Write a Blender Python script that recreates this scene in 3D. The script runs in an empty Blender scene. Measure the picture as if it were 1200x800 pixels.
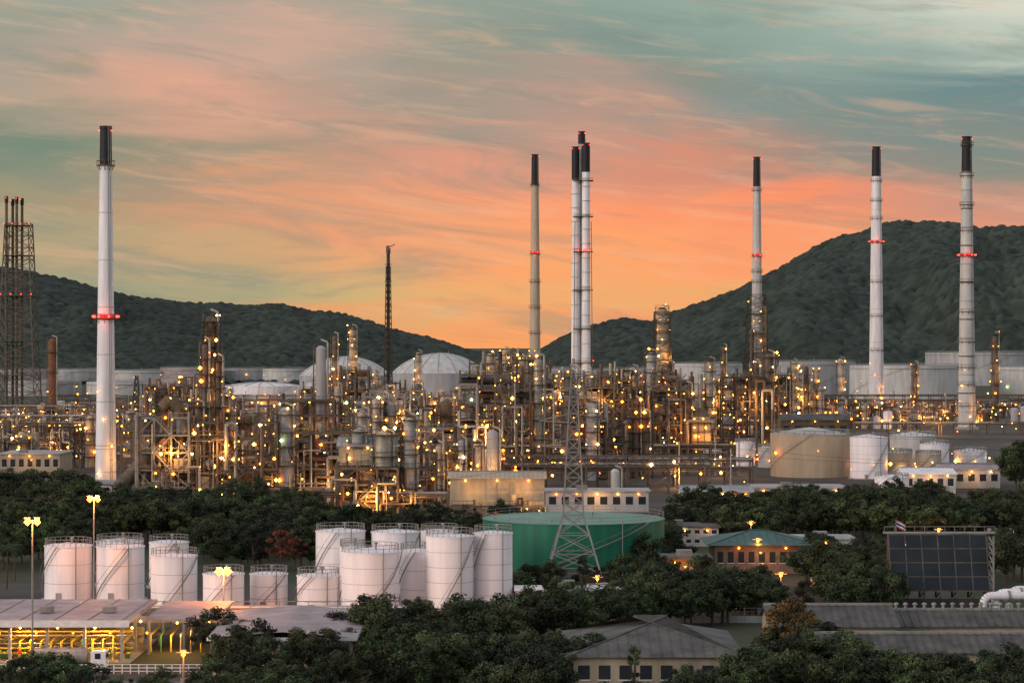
import bpy, math, random
import numpy as np
R=random.Random(7); NR=np.random.RandomState(7)
F=2833.0; H=40.0; Y0=400.0
def D(by): return F*H/(by-Y0)            # ground distance for a measured depression
def X(px,d): return (px-600.0)/F*d
def Z(d,y): return H-(y-Y0)*d/F
def lin(c):
    return tuple(((v/255)/12.92 if v/255<=0.04045 else (((v/255)+0.055)/1.055)**2.4) for v in c)
scene=bpy.context.scene
scene.view_settings.view_transform='Standard'; scene.view_settings.look='None'; scene.view_settings.exposure=0
# ------------------------------------------------------------------ materials
MAT={}
def mat(key,col,rough=0.7,metal=0.0,var=0.25,scale=0.4,streak=1.0,col2=None,bump=0.0,attr=False,rand=False):
    m=bpy.data.materials.new(key); m.use_nodes=True; nt=m.node_tree; n=nt.nodes; l=nt.links
    b=n['Principled BSDF']; b.inputs['Roughness'].default_value=rough; b.inputs['Metallic'].default_value=metal
    b.inputs['Specular IOR Level'].default_value=0.3
    g=n.new('ShaderNodeNewGeometry'); mp=n.new('ShaderNodeMapping'); mp.inputs['Scale'].default_value=(scale,scale,scale*streak)
    l.new(g.outputs['Position'],mp.inputs['Vector'])
    no=n.new('ShaderNodeTexNoise'); no.inputs['Detail'].default_value=3; no.inputs['Roughness'].default_value=0.65; no.inputs['Scale'].default_value=1
    l.new(mp.outputs[0],no.inputs['Vector'])
    rp=n.new('ShaderNodeMapRange'); rp.inputs[1].default_value=0.3; rp.inputs[2].default_value=0.7
    l.new(no.outputs[0],rp.inputs[0])
    mx=n.new('ShaderNodeMix'); mx.data_type='RGBA'
    c2=col2 if col2 else tuple(c*(1-var) for c in col)
    c1=tuple(min(1,c*(1+(0 if col2 else var*0.4))) for c in col)
    mx.inputs[6].default_value=(*c1,1); mx.inputs[7].default_value=(*c2,1)
    l.new(rp.outputs[0],mx.inputs[0]); out=mx.outputs[2]
    if attr:
        a=n.new('ShaderNodeAttribute'); a.attribute_name='tint'
        v=n.new('ShaderNodeVectorMath'); v.operation='SCALE'; l.new(out,v.inputs[0]); l.new(a.outputs['Fac'],v.inputs['Scale']); out=v.outputs[0]
    if rand:
        oi=n.new('ShaderNodeObjectInfo'); hs=n.new('ShaderNodeHueSaturation')
        r1=n.new('ShaderNodeMapRange'); r1.inputs[3].default_value=0.45; r1.inputs[4].default_value=0.525; l.new(oi.outputs['Random'],r1.inputs[0]); l.new(r1.outputs[0],hs.inputs['Hue'])
        r2=n.new('ShaderNodeMath'); r2.operation='MULTIPLY'; r2.inputs[1].default_value=7.31; l.new(oi.outputs['Random'],r2.inputs[0])
        r3=n.new('ShaderNodeMath'); r3.operation='FRACT'; l.new(r2.outputs[0],r3.inputs[0])
        r4=n.new('ShaderNodeMapRange'); r4.inputs[3].default_value=0.4; r4.inputs[4].default_value=1.6; l.new(r3.outputs[0],r4.inputs[0]); l.new(r4.outputs[0],hs.inputs['Value'])
        l.new(out,hs.inputs['Color']); out=hs.outputs[0]
    l.new(out,b.inputs['Base Color'])
    if bump:
        bp=n.new('ShaderNodeBump'); bp.inputs['Strength'].default_value=bump; bp.inputs['Distance'].default_value=0.3
        l.new(no.outputs[0],bp.inputs['Height']); l.new(bp.outputs[0],b.inputs['Normal'])
    MAT[key]=m; return m
def emat(key,col,s):
    m=bpy.data.materials.new(key); m.use_nodes=True; nt=m.node_tree; nt.nodes.clear()
    e=nt.nodes.new('ShaderNodeEmission'); e.inputs[0].default_value=(*col,1); e.inputs[1].default_value=s
    o=nt.nodes.new('ShaderNodeOutputMaterial'); nt.links.new(e.outputs[0],o.inputs['Surface']); MAT[key]=m
    m.cycles.emission_sampling='NONE'
mat('white',(0.78,0.76,0.76),0.5,0,0.22,0.5,0.12)
mat('tankwhite',(0.86,0.81,0.81),0.5,0,0.14,0.7,0.08)
mat('offwhite',(0.50,0.49,0.46),0.6,0,0.25,0.3,0.2)
mat('palegrey',(0.36,0.36,0.355),0.6,0,0.3,0.2,0.2)
mat('tan',(0.46,0.37,0.26),0.6,0,0.2,0.3,0.2)
mat('beige',(0.36,0.31,0.22),0.7,0,0.3,0.4,0.3)
mat('concrete',(0.34,0.33,0.30),0.85,0,0.35,0.4,0.3)
mat('black',(0.016,0.016,0.018),0.6,0,0.3)
mat('steel',(0.14,0.11,0.082),0.6,0.1,0.5,0.5)
mat('darksteel',(0.055,0.046,0.038),0.6,0.1,0.5,0.5)
mat('galv',(0.27,0.26,0.24),0.5,0.3,0.3,0.5)
mat('silver',(0.37,0.34,0.28),0.45,0.3,0.4,0.6)
mat('rust',(0.19,0.09,0.05),0.8,0,0.4,0.6)
mat('brown',(0.15,0.108,0.066),0.8,0,0.4,0.5)
mat('grating',(0.08,0.07,0.055),0.8,0.1,0.4,0.8)
mat('green',(0.012,0.15,0.085),0.5,0,0.3,0.6,0.06)
mat('greenroof',(0.13,0.27,0.20),0.5,0,0.35,0.15)
mat('tealroof',(0.035,0.10,0.09),0.5,0,0.3,0.5)
mat('roofgrey',(0.105,0.10,0.088),0.7,0,0.55,0.35)
mat('roofpink',(0.38,0.31,0.31),0.6,0,0.35,0.3)
mat('panel',(0.012,0.018,0.022),0.5,0,0.4,0.3)
mat('window',(0.03,0.035,0.04),0.15,0,0.2)
mat('brick',(0.22,0.15,0.11),0.8,0,0.3,0.8)
mat('asphalt',(0.055,0.053,0.052),0.9,0,0.35,0.4)
mat('paint',(0.7,0.7,0.68),0.7,0,0.2,1)
mat('yellow',(0.6,0.45,0.05),0.5,0,0.3,1)
mat('pipegreen',(0.08,0.25,0.12),0.5,0,0.3,1)
mat('red',(0.5,0.02,0.02),0.6,0,0.2); mat('blue',(0.02,0.03,0.2),0.6,0,0.2)
mat('bark',(0.08,0.06,0.045),0.9,0,0.4,2)
mat('pad',(0.08,0.07,0.056),0.9,0,0.5,0.03,1,bump=0.2)
mat('ground',(0.034,0.052,0.020),0.95,0,0.5,0.02,1,col2=(0.07,0.063,0.042),bump=0.3)
mat('leaf',(0.028,0.043,0.014),0.7,0,0.3,0.3,1,attr=True,rand=True)
mat('leafred',(0.13,0.035,0.02),0.7,0,0.3,0.3,1,attr=True)
mat('leafgold',(0.09,0.055,0.012),0.7,0,0.3,0.3,1,attr=True)
mat('hill',(0.034,0.046,0.032),0.95,0,0.3,0.012,1,col2=(0.025,0.037,0.029),attr=True)
emat('lamp_warm',(1.0,0.36,0.035),36); emat('lamp_amber',(1.0,0.20,0.01),34)
emat('lamp_white',(1.0,0.62,0.22),40); emat('lamp_red',(1.0,0.03,0.02),14); emat('lamp_green',(0.7,1.0,0.3),22)
# ------------------------------------------------------------------ mesh builder
class MB:
    def __init__(s): s.v=[];s.f=[];s.m=[];s.s=[]
    def add(s,vs,fs,m,sm=False):
        b=len(s.v); s.v.extend(vs)
        for f in fs: s.f.append(tuple(i+b for i in f)); s.m.append(m); s.s.append(sm)
    def box(s,x0,y0,z0,x1,y1,z1,m):
        s.add([(x0,y0,z0),(x1,y0,z0),(x1,y1,z0),(x0,y1,z0),(x0,y0,z1),(x1,y0,z1),(x1,y1,z1),(x0,y1,z1)],
          [(0,3,2,1),(4,5,6,7),(0,1,5,4),(1,2,6,5),(2,3,7,6),(3,0,4,7)],m)
    def basis(s,p,q):
        d=(q[0]-p[0],q[1]-p[1],q[2]-p[2]); L=math.sqrt(d[0]**2+d[1]**2+d[2]**2)
        if L<1e-6: return (1,0,0),(0,1,0)
        d=(d[0]/L,d[1]/L,d[2]/L)
        up=(0,0,1) if abs(d[2])<0.9 else (1,0,0)
        a=(d[1]*up[2]-d[2]*up[1],d[2]*up[0]-d[0]*up[2],d[0]*up[1]-d[1]*up[0]); la=math.sqrt(a[0]**2+a[1]**2+a[2]**2)
        a=(a[0]/la,a[1]/la,a[2]/la); b=(a[1]*d[2]-a[2]*d[1],a[2]*d[0]-a[0]*d[2],a[0]*d[1]-a[1]*d[0])
        return a,b
    def beam(s,p,q,w,m):
        a,b=s.basis(p,q); h=w/2; vs=[]
        for c in (p,q):
            for i,j in ((-1,-1),(1,-1),(1,1),(-1,1)):
                vs.append((c[0]+h*(a[0]*i+b[0]*j),c[1]+h*(a[1]*i+b[1]*j),c[2]+h*(a[2]*i+b[2]*j)))
        s.add(vs,[(0,1,5,4),(1,2,6,5),(2,3,7,6),(3,0,4,7),(3,2,1,0),(4,5,6,7)],m)
    def cyl(s,p,q,r0,r1,m,n=12,caps=True,mc=None):
        a,b=s.basis(p,q); vs=[]
        for c,r in ((p,r0),(q,r1)):
            for k in range(n):
                t=2*math.pi*k/n; u,v=math.cos(t)*r,math.sin(t)*r
                vs.append((c[0]+a[0]*u+b[0]*v,c[1]+a[1]*u+b[1]*v,c[2]+a[2]*u+b[2]*v))
        s.add(vs,[(k,(k+1)%n,n+(k+1)%n,n+k) for k in range(n)],m,True)
        if caps:
            s.add(vs[:n],[tuple(range(n-1,-1,-1))],mc or m); s.add(vs[n:],[tuple(range(n))],mc or m)
    def vcyl(s,x,y,z0,z1,r,m,n=12,r1=None,mc=None): s.cyl((x,y,z0),(x,y,z1),r,r if r1 is None else r1,m,n,True,mc)
    def dome(s,x,y,z,r,h,m,n=24,k=6):
        vs=[];fs=[]
        Rr=(r*r+h*h)/(2*h); t0=math.asin(min(1,r/Rr))
        if h>r: t0=math.pi-t0
        for i in range(k):
            t=t0*(1-i/k); rr=Rr*math.sin(t); zz=z+Rr*math.cos(t)-(Rr-h)
            for j in range(n): vs.append((x+rr*math.cos(2*math.pi*j/n),y+rr*math.sin(2*math.pi*j/n),zz))
        vs.append((x,y,z+h))
        for i in range(k-1):
            for j in range(n): fs.append((i*n+j,i*n+(j+1)%n,(i+1)*n+(j+1)%n,(i+1)*n+j))
        for j in range(n): fs.append(((k-1)*n+j,(k-1)*n+(j+1)%n,k*n))
        s.add(vs,fs,m,True)
    def octa(s,p,r,m):
        x,y,z=p
        s.add([(x+r,y,z),(x-r,y,z),(x,y+r,z),(x,y-r,z),(x,y,z+r),(x,y,z-r)],
          [(0,2,4),(2,1,4),(1,3,4),(3,0,4),(2,0,5),(1,2,5),(3,1,5),(0,3,5)],m)
    def ring(s,x,y,z,r,w,m,n=12):
        for k in range(n):
            a,b=2*math.pi*k/n,2*math.pi*(k+1)/n
            s.beam((x+r*math.cos(a),y+r*math.sin(a),z),(x+r*math.cos(b),y+r*math.sin(b),z),w,m)
    def tube(s,pts,r,m,n=8):
        for p,q in zip(pts[:-1],pts[1:]): s.cyl(p,q,r,r,m,n,True)
    def build(s,name,tint=None):
        if not s.v: return None
        ks=sorted(set(s.m)); idx={k:i for i,k in enumerate(ks)}
        a=np.array(s.v,dtype=float); o=np.array([(a[:,0].min()+a[:,0].max())/2,(a[:,1].min()+a[:,1].max())/2,0.0])
        me=bpy.data.meshes.new(name); me.from_pydata((a-o).tolist(),[],s.f)
        for k in ks: me.materials.append(MAT[k])
        me.polygons.foreach_set('material_index',[idx[k] for k in s.m]); me.polygons.foreach_set('use_smooth',s.s)
        me.update(); ob=bpy.data.objects.new(name,me); ob.location=o.tolist(); scene.collection.objects.link(ob); return ob
def lamp(mb,p,r=None,key=None,halo=0):
    if key is None: key=R.choices(['lamp_warm','lamp_amber','lamp_white','lamp_green'],[48,38,12,2])[0]
    if r is None: r=R.choice([.10,.13,.16,.2,.26,.34,.46])*R.uniform(.85,1.15)
    mb.octa(p,r,key)
NPL=[0]
def plight(p,W,col=(1,.42,.09),r=.25,name='sodium_lamp'):
    L=bpy.data.lights.new(name,'POINT'); L.energy=W; L.color=col; L.shadow_soft_size=r
    o=bpy.data.objects.new(name,L); o.location=p; scene.collection.objects.link(o); NPL[0]+=1
# ------------------------------------------------------------------ ground
def sheet(name,x0,y0,x1,y1,z,m):
    mb=MB(); mb.add([(x0,y0,z),(x1,y0,z),(x1,y1,z),(x0,y1,z)],[(0,1,2,3)],m); return mb.build(name)
sheet('ground',-9000,-300,9000,14000,0,'ground')
sheet('refinery_yard',-330,585,420,1700,0.05,'pad')
sheet('tank_yard',-110,345,70,400,0.04,'pad')
sheet('gravel_yard',60,540,300,584.9,0.04,'pad')
sheet('gravel_yard',-100,520,59.9,584.9,0.04,'pad')
# ------------------------------------------------------------------ hills
def vnoise(x,y,seed):
    r=np.random.RandomState(seed).rand(256,256)
    xi=np.floor(x).astype(int); yi=np.floor(y).astype(int); fx=x-xi; fy=y-yi
    fx=fx*fx*(3-2*fx); fy=fy*fy*(3-2*fy)
    g=lambda a,b:r[a%256,b%256]
    return (g(xi,yi)*(1-fx)+g(xi+1,yi)*fx)*(1-fy)+(g(xi,yi+1)*(1-fx)+g(xi+1,yi+1)*fx)*fy
def hills():
    prof=[(-500,330),(-200,300),(-80,296),(0,312),(60,322),(130,340),(200,351),(270,354),(330,352),(400,366),(450,380),(500,393),(545,407),(575,412),(625,412),(650,396),(690,380),(730,369),(762,374),(790,362),(850,342),(900,318),(950,290),(1000,268),(1050,257),(1100,255),(1150,262),(1200,262),(1350,250),(1700,300)]
    px=[p[0] for p in prof]; py=[p[1] for p in prof]
    st=3.0; xs=np.arange(-900,930,st); ys=np.arange(2260,3060,st)
    XX,YY=np.meshgrid(xs,ys)
    P=600+F*XX/2900
    rz=np.maximum(0,H+(Y0-np.interp(P,px,py))*2900/F-5)
    s=np.clip((YY-2300)/600,0,1); s2=s*s*(3-2*s)*0.5+s*0.5
    back=np.clip((YY-2900)/600,0,1); s2=s2*(1-0.6*back)
    n=vnoise(XX/140,YY/260,1)*0.6+vnoise(XX/60,YY/120,2)*0.3+vnoise(XX/25,YY/40,3)*0.1-0.5
    Zh=rz*s2+n*rz*0.6*(4*s*(1-s)).clip(0,1)+(vnoise(XX/35,YY/35,9)-0.5)*6*np.clip(rz/40,0,1)
    c=7.0; best=np.zeros_like(Zh); tint=np.ones_like(Zh)
    jx=np.random.RandomState(5).rand(512,512); jy=np.random.RandomState(6).rand(512,512); jt=np.random.RandomState(8).rand(512,512)
    ci=np.floor(XX/c).astype(int); cj=np.floor(YY/c).astype(int)
    for a in (-1,0,1):
        for b in (-1,0,1):
            i=ci+a; j=cj+b; u=(i+jx[i%512,j%512])*c; v=(j+jy[i%512,j%512])*c
            d2=(XX-u)**2+(YY-v)**2; r=4.3+2.2*jt[i%512,j%512]
            hh=4.2*np.sqrt(np.clip(1-d2/r**2,0,1))*(0.45+1.0*jt[(i+9)%512,j%512])
            m=hh>best; best=np.where(m,hh,best); tint=np.where(m,0.62+0.8*jt[(i+3)%512,(j+7)%512],tint)
    tint=np.where(best<.6,0.5,tint)*(0.75+0.5*vnoise(XX/90,YY/90,21))
    edge=np.clip(rz/15,0,1)
    Zh=Zh+best*edge-1.5
    ny,nx=Zh.shape; V=np.stack([XX,YY,Zh],-1).reshape(-1,3)
    idx=np.arange(nx*ny).reshape(ny,nx)
    Q=np.stack([idx[:-1,:-1],idx[:-1,1:],idx[1:,1:],idx[1:,:-1]],-1).reshape(-1,4)
    me=bpy.data.meshes.new('hills'); me.vertices.add(len(V)); me.vertices.foreach_set('co',V.ravel())
    me.loops.add(Q.size); me.loops.foreach_set('vertex_index',Q.ravel()); me.polygons.add(len(Q)); me.polygons.foreach_set('loop_start',np.arange(0,Q.size,4))
    me.update(calc_edges=True); at=me.attributes.new('tint','FLOAT','POINT'); at.data.foreach_set('value',tint.ravel().astype(np.float32))
    me.materials.append(MAT['hill']); ob=bpy.data.objects.new('forested_hills',me); scene.collection.objects.link(ob)
hills()
# ------------------------------------------------------------------ lattice tower
def lattice(mb,x,y,z0,z1,w0,w1,n,m,cw=0.3,bw=0.16):
    for k in range(n):
        a,b=k/n,(k+1)/n; za,zb=z0+(z1-z0)*a,z0+(z1-z0)*b; wa,wb=(w0+(w1-w0)*a)/2,(w0+(w1-w0)*b)/2
        ca=[(x-wa,y-wa,za),(x+wa,y-wa,za),(x+wa,y+wa,za),(x-wa,y+wa,za)]; cb=[(x-wb,y-wb,zb),(x+wb,y-wb,zb),(x+wb,y+wb,zb),(x-wb,y+wb,zb)]
        for i in range(4):
            j=(i+1)%4; mb.beam(ca[i],cb[i],cw,m); mb.beam(ca[i],cb[j],bw,m); mb.beam(ca[j],cb[i],bw,m); mb.beam(cb[i],cb[j],bw,m)
# ------------------------------------------------------------------ chimneys
def chimney(name,px,by,ty,wt,wb,bt,m,reds=(),plats=(),lat=None,bands=False):
    mb=MB(); d=D(by); x=X(px,d); y=d; k=d/F; r0=wb/2*k; r1=wt/2*k; zt=Z(d,ty); zb=Z(d,bt)
    rad=lambda z:r0+(r1-r0)*(z/zt)
    nseg=14
    for i in range(nseg):
        a,b=zb*i/nseg,zb*(i+1)/nseg
        mb.cyl((x,y,a),(x,y,b),rad(a),rad(b),m,28,False)
        if bands: mb.cyl((x,y,b-0.5),(x,y,b+0.1),rad(b)+0.12,rad(b)+0.12,'steel' if i%2 else 'palegrey',28,True)
        elif i%2: mb.cyl((x,y,b-0.12),(x,y,b+0.12),rad(b)+0.06,rad(b)+0.06,'offwhite',28,True)
    mb.cyl((x,y,zb),(x,y,zt),rad(zb)+0.03,rad(zt)+0.03,'black',28,False)
    mb.cyl((x,y,zt-0.8),(x,y,zt),rad(zt)+0.18,rad(zt)+0.18,'black',28,True)
    mb.cyl((x,y,0),(x,y,1.2),r0*1.35,r0*1.35,'concrete',20)
    la=-0.9; 
    for i in range(20):
        a,b=zt*i/20,zt*(i+1)/20
        for o in (-0.25,0.25):
            mb.beam((x+math.cos(la)*(rad(a)+0.3)+o,y+math.sin(la)*(rad(a)+0.3),a),(x+math.cos(la)*(rad(b)+0.3)+o,y+math.sin(la)*(rad(b)+0.3),b),0.12,'galv')
    for py in list(reds)+list(plats):
        z=Z(d,py); r=rad(z)+(1.1 if py in reds else .8)
        mb.cyl((x,y,z-0.1),(x,y,z+0.1),r,r,'steel',18); mb.ring(x,y,z+1.2,r-0.05,0.12,'steel',14)
        for q in range(8):
            t=q*math.pi/4; mb.beam((x+r*math.cos(t),y+r*math.sin(t),z),(x+r*math.cos(t),y+r*math.sin(t),z+1.2),0.1,'steel')
            mb.beam((x+r*math.cos(t),y+r*math.sin(t),z),(x+rad(z)*math.cos(t),y+rad(z)*math.sin(t),z-1.3),0.12,'steel')
        if py in reds:
            mb.cyl((x,y,z-.4),(x,y,z+1.0),rad(z)+.04,rad(z)+.04,'red',28,False)
            for q in range(8):
                t=q*math.pi/4+math.pi/8; lamp(mb,(x+(r+.1)*math.cos(t),y+(r+.1)*math.sin(t),z+0.5),0.36,'lamp_red')
            plight((x,y-r-1.2,z+.6),260,(1,.08,.05),.2,'aviation_lamp')
    for q in (3.6,5.8): lamp(mb,(x+(rad(zt)+.4)*math.cos(q),y+(rad(zt)+.4)*math.sin(q),zt-1.2),0.16,'lamp_red')
    for q in range(4):
        zz=6+q*7; t=R.uniform(3.5,5.8); plat=rad(zz)+.6
        lamp(mb,(x+plat*math.cos(t),y+plat*math.sin(t),zz))
    if lat:
        zl=Z(d,lat[0]); lattice(mb,x,y,0,zl,lat[1]*k,lat[2]*k,14,'darksteel',0.5,0.28)
        for i in range(1,12):
            z=zl*i/12; w=(lat[1]+(lat[2]-lat[1])*i/12)*k/2+0.6
            if i%2==0: mb.box(x-w,y-w,z,x+w,y+w,z+0.2,'grating')
            for o in (-1,1):
                if R.random()<0.6: lamp(mb,(x+o*w*R.random(),y-w,z+1.5))
            mb.cyl((x+w*.6,y-w*.7,0),(x+w*.6,y-w*.7,zl*0.9),0.5,0.5,'brown',8); mb.cyl((x-w*.5,y-w*.8,0),(x-w*.5,y-w*.8,zl*0.7),0.7,0.7,'steel',8)
    plight((x+r0+2,y-r0-3,10),1500)
    return mb.build(name)
chimney('chimney',124,581,148,13,25,194,'white',reds=(373,),plats=(194,))
chimney('chimney',627,482,181,8,14,217,'tan',reds=(297,),plats=(217,330,360,390,420))
chimney('chimney',887,482,184,8,15,219,'offwhite',reds=(300,),plats=(223,318,330),lat=(345,30,20))
chimney('chimney',1027,478,172,10,18,207,'white',reds=(284,),plats=(212,235,256,330,370,410))
chimney('chimney',1133,503,160,11,21,201,'offwhite',reds=(300,),plats=(170,206,240,270,330,365,400,430,450,475),bands=True)
def flue_cluster():
    mb=MB(); d=D(503); k=d/F
    for px,ty,bt,r,dy,m in ((674.5,172,211,4.6,0,'white'),(686.5,168,202,4.8,-1.5,'white'),(682,153,168,4.2,5,'palegrey')):
        x=X(px,d); y=d+dy; zt=Z(d,ty); zb=Z(d,bt)
        mb.vcyl(x,y,0,zb,r*k*1.15,m,20,r*k*0.95); mb.vcyl(x,y,zb,zt,r*k,'black',20)
        for i in range(1,18): mb.vcyl(x,y,zb*i/18-.1,zb*i/18+.1,r*k*1.15+.08,'palegrey',20)
        for a in (-.7,.7): lamp(mb,(x+a*r*k*1.2,y-r*k,zt-1),0.2,'lamp_red')
    x=X(683,d)
    mb.vcyl(x,d+5,Z(d,168),Z(d,153),1.5,'rust',14,1.0)
    for py in (212,254,295,340,385,425,460):
        z=Z(d,py); w=12*k
        mb.box(x-w,d-4,z-.1,x+w,d+4,z+.15,'grating'); 
        for zz in (0.6,1.2): mb.beam((x-w,d-4,z+zz),(x+w,d-4,z+zz),0.12,'steel')
        if py in (295,): 
            for q in range(5): lamp(mb,(x-w+q*w/2,d-4.1,z+.5),0.4,'lamp_red')
            plight((x,d-6,z+1),300,(1,.08,.05),.2,'aviation_lamp')
    for py in (340,425): 
        for q in (-1,1): lamp(mb,(x+q*w,d-4.1,Z(d,py)+1),0.25,'lamp_red')
    for o in (-1,1): mb.beam((x+o*11.5*k,d-3.8,0),(x+o*9.5*k,d-3.8,Z(d,260)),0.3,'steel')
    plight((x+6,d-8,12),2500)
    mb.build('chimney_cluster')
flue_cluster()
def flare():
    mb=MB(); d=D(487); k=d/F; x=X(22,d); zt=Z(d,262)
    lattice(mb,x,d,0,zt,46*k,27*k,16,'steel',0.55,0.3)
    for i,(px,ty) in enumerate(((7,230),(13,233),(19,231),(24,232))):
        xx=X(px+1,d); mb.vcyl(xx,d+(i%2)*3-1,0,Z(d,ty),0.75,'steel',10); mb.vcyl(xx,d+(i%2)*3-1,Z(d,ty+8),Z(d,ty),0.95,'black',10)
        lamp(mb,(xx,d-2.5,Z(d,ty+2)),0.25,'lamp_red')
    for py in (265,300,347,400,440):
        z=Z(d,py); w=(27+19*(py-262)/225)*k/2+.4
        mb.box(x-w,d-w,z,x+w,d+w,z+.25,'grating')
        if py in (265,347):
            for q in range(4): lamp(mb,(x-w+q*2*w/3,d-w,z+1),0.3,'lamp_red')
    mb.build('flare_tower')
    mb=MB(); d=D(492); k=d/F; x=X(455,d); zt=Z(d,288)
    lattice(mb,x,d,0,Z(d,312),11*k,5*k,24,'darksteel',0.3,0.2); mb.vcyl(x,d,0,zt,0.9,'darksteel',10); mb.vcyl(x,d,zt-4,zt,1.2,'steel',10)
    for py in (310,330,360,400,440): mb.vcyl(x,d,Z(d,py),Z(d,py)+.3,1.9,'grating',12)
    mb.beam((x,d,zt-1),(x+3.4,d,zt+.8),0.6,'galv')
    lamp(mb,(x+1,d-1,zt-1),0.22,'lamp_red'); mb.build('flare_stack')
flare()
# ------------------------------------------------------------------ refinery kit
PM=['silver','galv','palegrey','rust','brown','steel','steel','darksteel','tan','brown']
def column(mb,x,y,h,r,m,every=5.0,lights=0.8,z0=0):
    mb.vcyl(x,y,z0,z0+h*0.97,r,m,16); mb.dome(x,y,z0+h*0.97,r,r*0.6,m,16,3)
    if r>1.1 and R.random()<.5: mb.vcyl(x,y,z0,z0+h*R.uniform(.3,.55),r*1.3,m,16)
    z=z0+every*R.uniform(.7,1.2)
    while z<z0+h:
        rr=r+R.uniform(.8,1.7); mb.vcyl(x,y,z-.1,z+.08,rr,'grating',12)
        mb.ring(x,y,z+1.1,rr-.05,0.12,'steel',10)
        for q in range(5):
            t=q*1.257; mb.beam((x+rr*math.cos(t),y+rr*math.sin(t),z),(x+rr*math.cos(t),y+rr*math.sin(t),z+1.1),0.09,'steel')
        for s in range(2):
            if R.random()<lights*.75: t=R.uniform(3.3,6.1); lamp(mb,(x+rr*math.cos(t),y+rr*math.sin(t),z+1.6))
        z+=every*R.uniform(.7,1.3)
    p=r+0.5
    mb.cyl((x+p,y-.4,z0+1),(x+p,y-.4,z0+h+.5),.28,.28,'silver',8); mb.cyl((x+p,y-.4,z0+h+.5),(x,y,z0+h+1.2),.28,.28,'silver',8)
    mb.beam((x-p,y-.5,z0),(x-p,y-.5,z0+h),.35,'steel')
def vessel_h(mb,x,y,z,L,r,m,along='x'):
    a=(x-L/2,y,z) if along=='x' else (x,y-L/2,z); b=(x+L/2,y,z) if along=='x' else (x,y+L/2,z)
    mb.cyl(a,b,r,r,m,12,True)
    for s in (-.3,.3): 
        q=(x+L*s,y) if along=='x' else (x,y+L*s); mb.box(q[0]-.2,q[1]-r*.7,z-r-1,q[0]+.2,q[1]+r*.7,z-r*.6,'concrete')
def frame(mb,x0,y0,w,dp,h,dens=1.0,sm='steel'):
    nx=max(1,round(w/4.6)); ny=max(1,round(dp/6)); nz=max(1,round(h/3.9)); bx,byy,bz=w/nx,dp/ny,h/nz
    tops=[R.choice([nz,nz,nz,max(1,nz-1),max(1,nz-2)]) for i in range(nx)]
    for i in range(nx+1):
        tp=max(tops[max(0,i-1)],tops[min(nx-1,i)])*bz
        for j in range(ny+1): mb.beam((x0+i*bx,y0+j*byy,0),(x0+i*bx,y0+j*byy,tp+(R.random()<.3)*1.5),0.5,sm)
    for k in range(1,nz+1):
        z=k*bz
        for i in range(nx):
            if k>tops[i]: continue
            xa,xb=x0+i*bx,x0+(i+1)*bx
            for j in range(ny+1): mb.beam((xa,y0+j*byy,z),(xb,y0+j*byy,z),0.42,sm)
            mb.beam((xa,y0,z),(xa,y0+dp,z),0.3,sm); mb.beam((xb,y0,z-.02),(xb,y0+dp,z-.02),0.3,sm)
            if R.random()<.7: mb.box(xa+.1,y0+.1,z+.2,xb-.1,y0+dp-.1,z+.3,'grating')
            mb.beam((xa,y0-.1,z+1.2),(xb,y0-.1,z+1.2),0.12,'yellow' if R.random()<.12 else sm)
            for q in range(3): mb.beam((x0+(i+q/3)*bx,y0-.1,z),(x0+(i+q/3)*bx,y0-.1,z+1.2),0.09,sm)
            if R.random()<.30: mb.beam((xa,y0,z-bz),(xb,y0,z),0.24,sm)
            if R.random()<.18: mb.beam((xb,y0,z-bz),(xa,y0,z),0.24,sm)
            for j in range(ny):
                t=R.random(); cx=x0+(i+.5)*bx; cy=y0+(j+.5)*byy
                if t<.30: vessel_h(mb,cx,cy,z+2.4-bz,bx*.85,R.uniform(.7,1.3),R.choice(PM),R.choice('xy'))
                elif t<.48: mb.vcyl(cx,cy,z-bz+.4,z-.5,R.uniform(.7,1.5),R.choice(PM),12)
                elif t<.62: mb.box(cx-1.7,cy-1.7,z-bz+.3,cx+1.7,cy+1.7,z-bz+2.8,R.choice(['palegrey','beige','steel','brown']))
            for q in range(2):
                if R.random()<.42*dens: lamp(mb,(xa+R.random()*bx,y0-.35,z-R.uniform(.3,2.8)))
            if R.random()<.4*dens: lamp(mb,(xa+R.random()*bx,y0+dp*R.random(),z-.6))
    for q in range(int(w*.45*dens)+2):
        xx=x0+R.random()*w; z=R.uniform(2,h); r=R.choice([.12,.18,.25,.35,.5]); m=R.choice(PM); yy=y0-R.uniform(.3,1.2); x2=min(x0+w+3,max(x0-3,xx+R.uniform(-8,8))); z2=R.uniform(.5,h*1.05)
        mb.tube([(xx,yy,0.3),(xx,yy,z),(x2,yy,z),(x2,yy,z2)],r,m,6)
    for q in range(int(w/7)):
        xx=x0+R.random()*w; mb.vcyl(xx,y0+R.random()*dp,h*.6,h+R.uniform(1,4.5),R.uniform(.25,.7),R.choice(PM),10)
    s=x0+R.random()*w*.6
    for k in range(nz):
        a,b=(s,s+4) if k%2 else (s+4,s); mb.beam((a,y0-1.3,k*bz),(b,y0-1.3,(k+1)*bz),.35,sm); mb.beam((a,y0-1.9,k*bz+1),(b,y0-1.9,(k+1)*bz+1),.12,sm)
    if R.random()<.8: plight((x0+R.random()*w,y0-R.uniform(2.5,4.5),h*R.uniform(.25,.8)),R.uniform(1000,3800),r=R.uniform(.12,.25))
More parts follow.
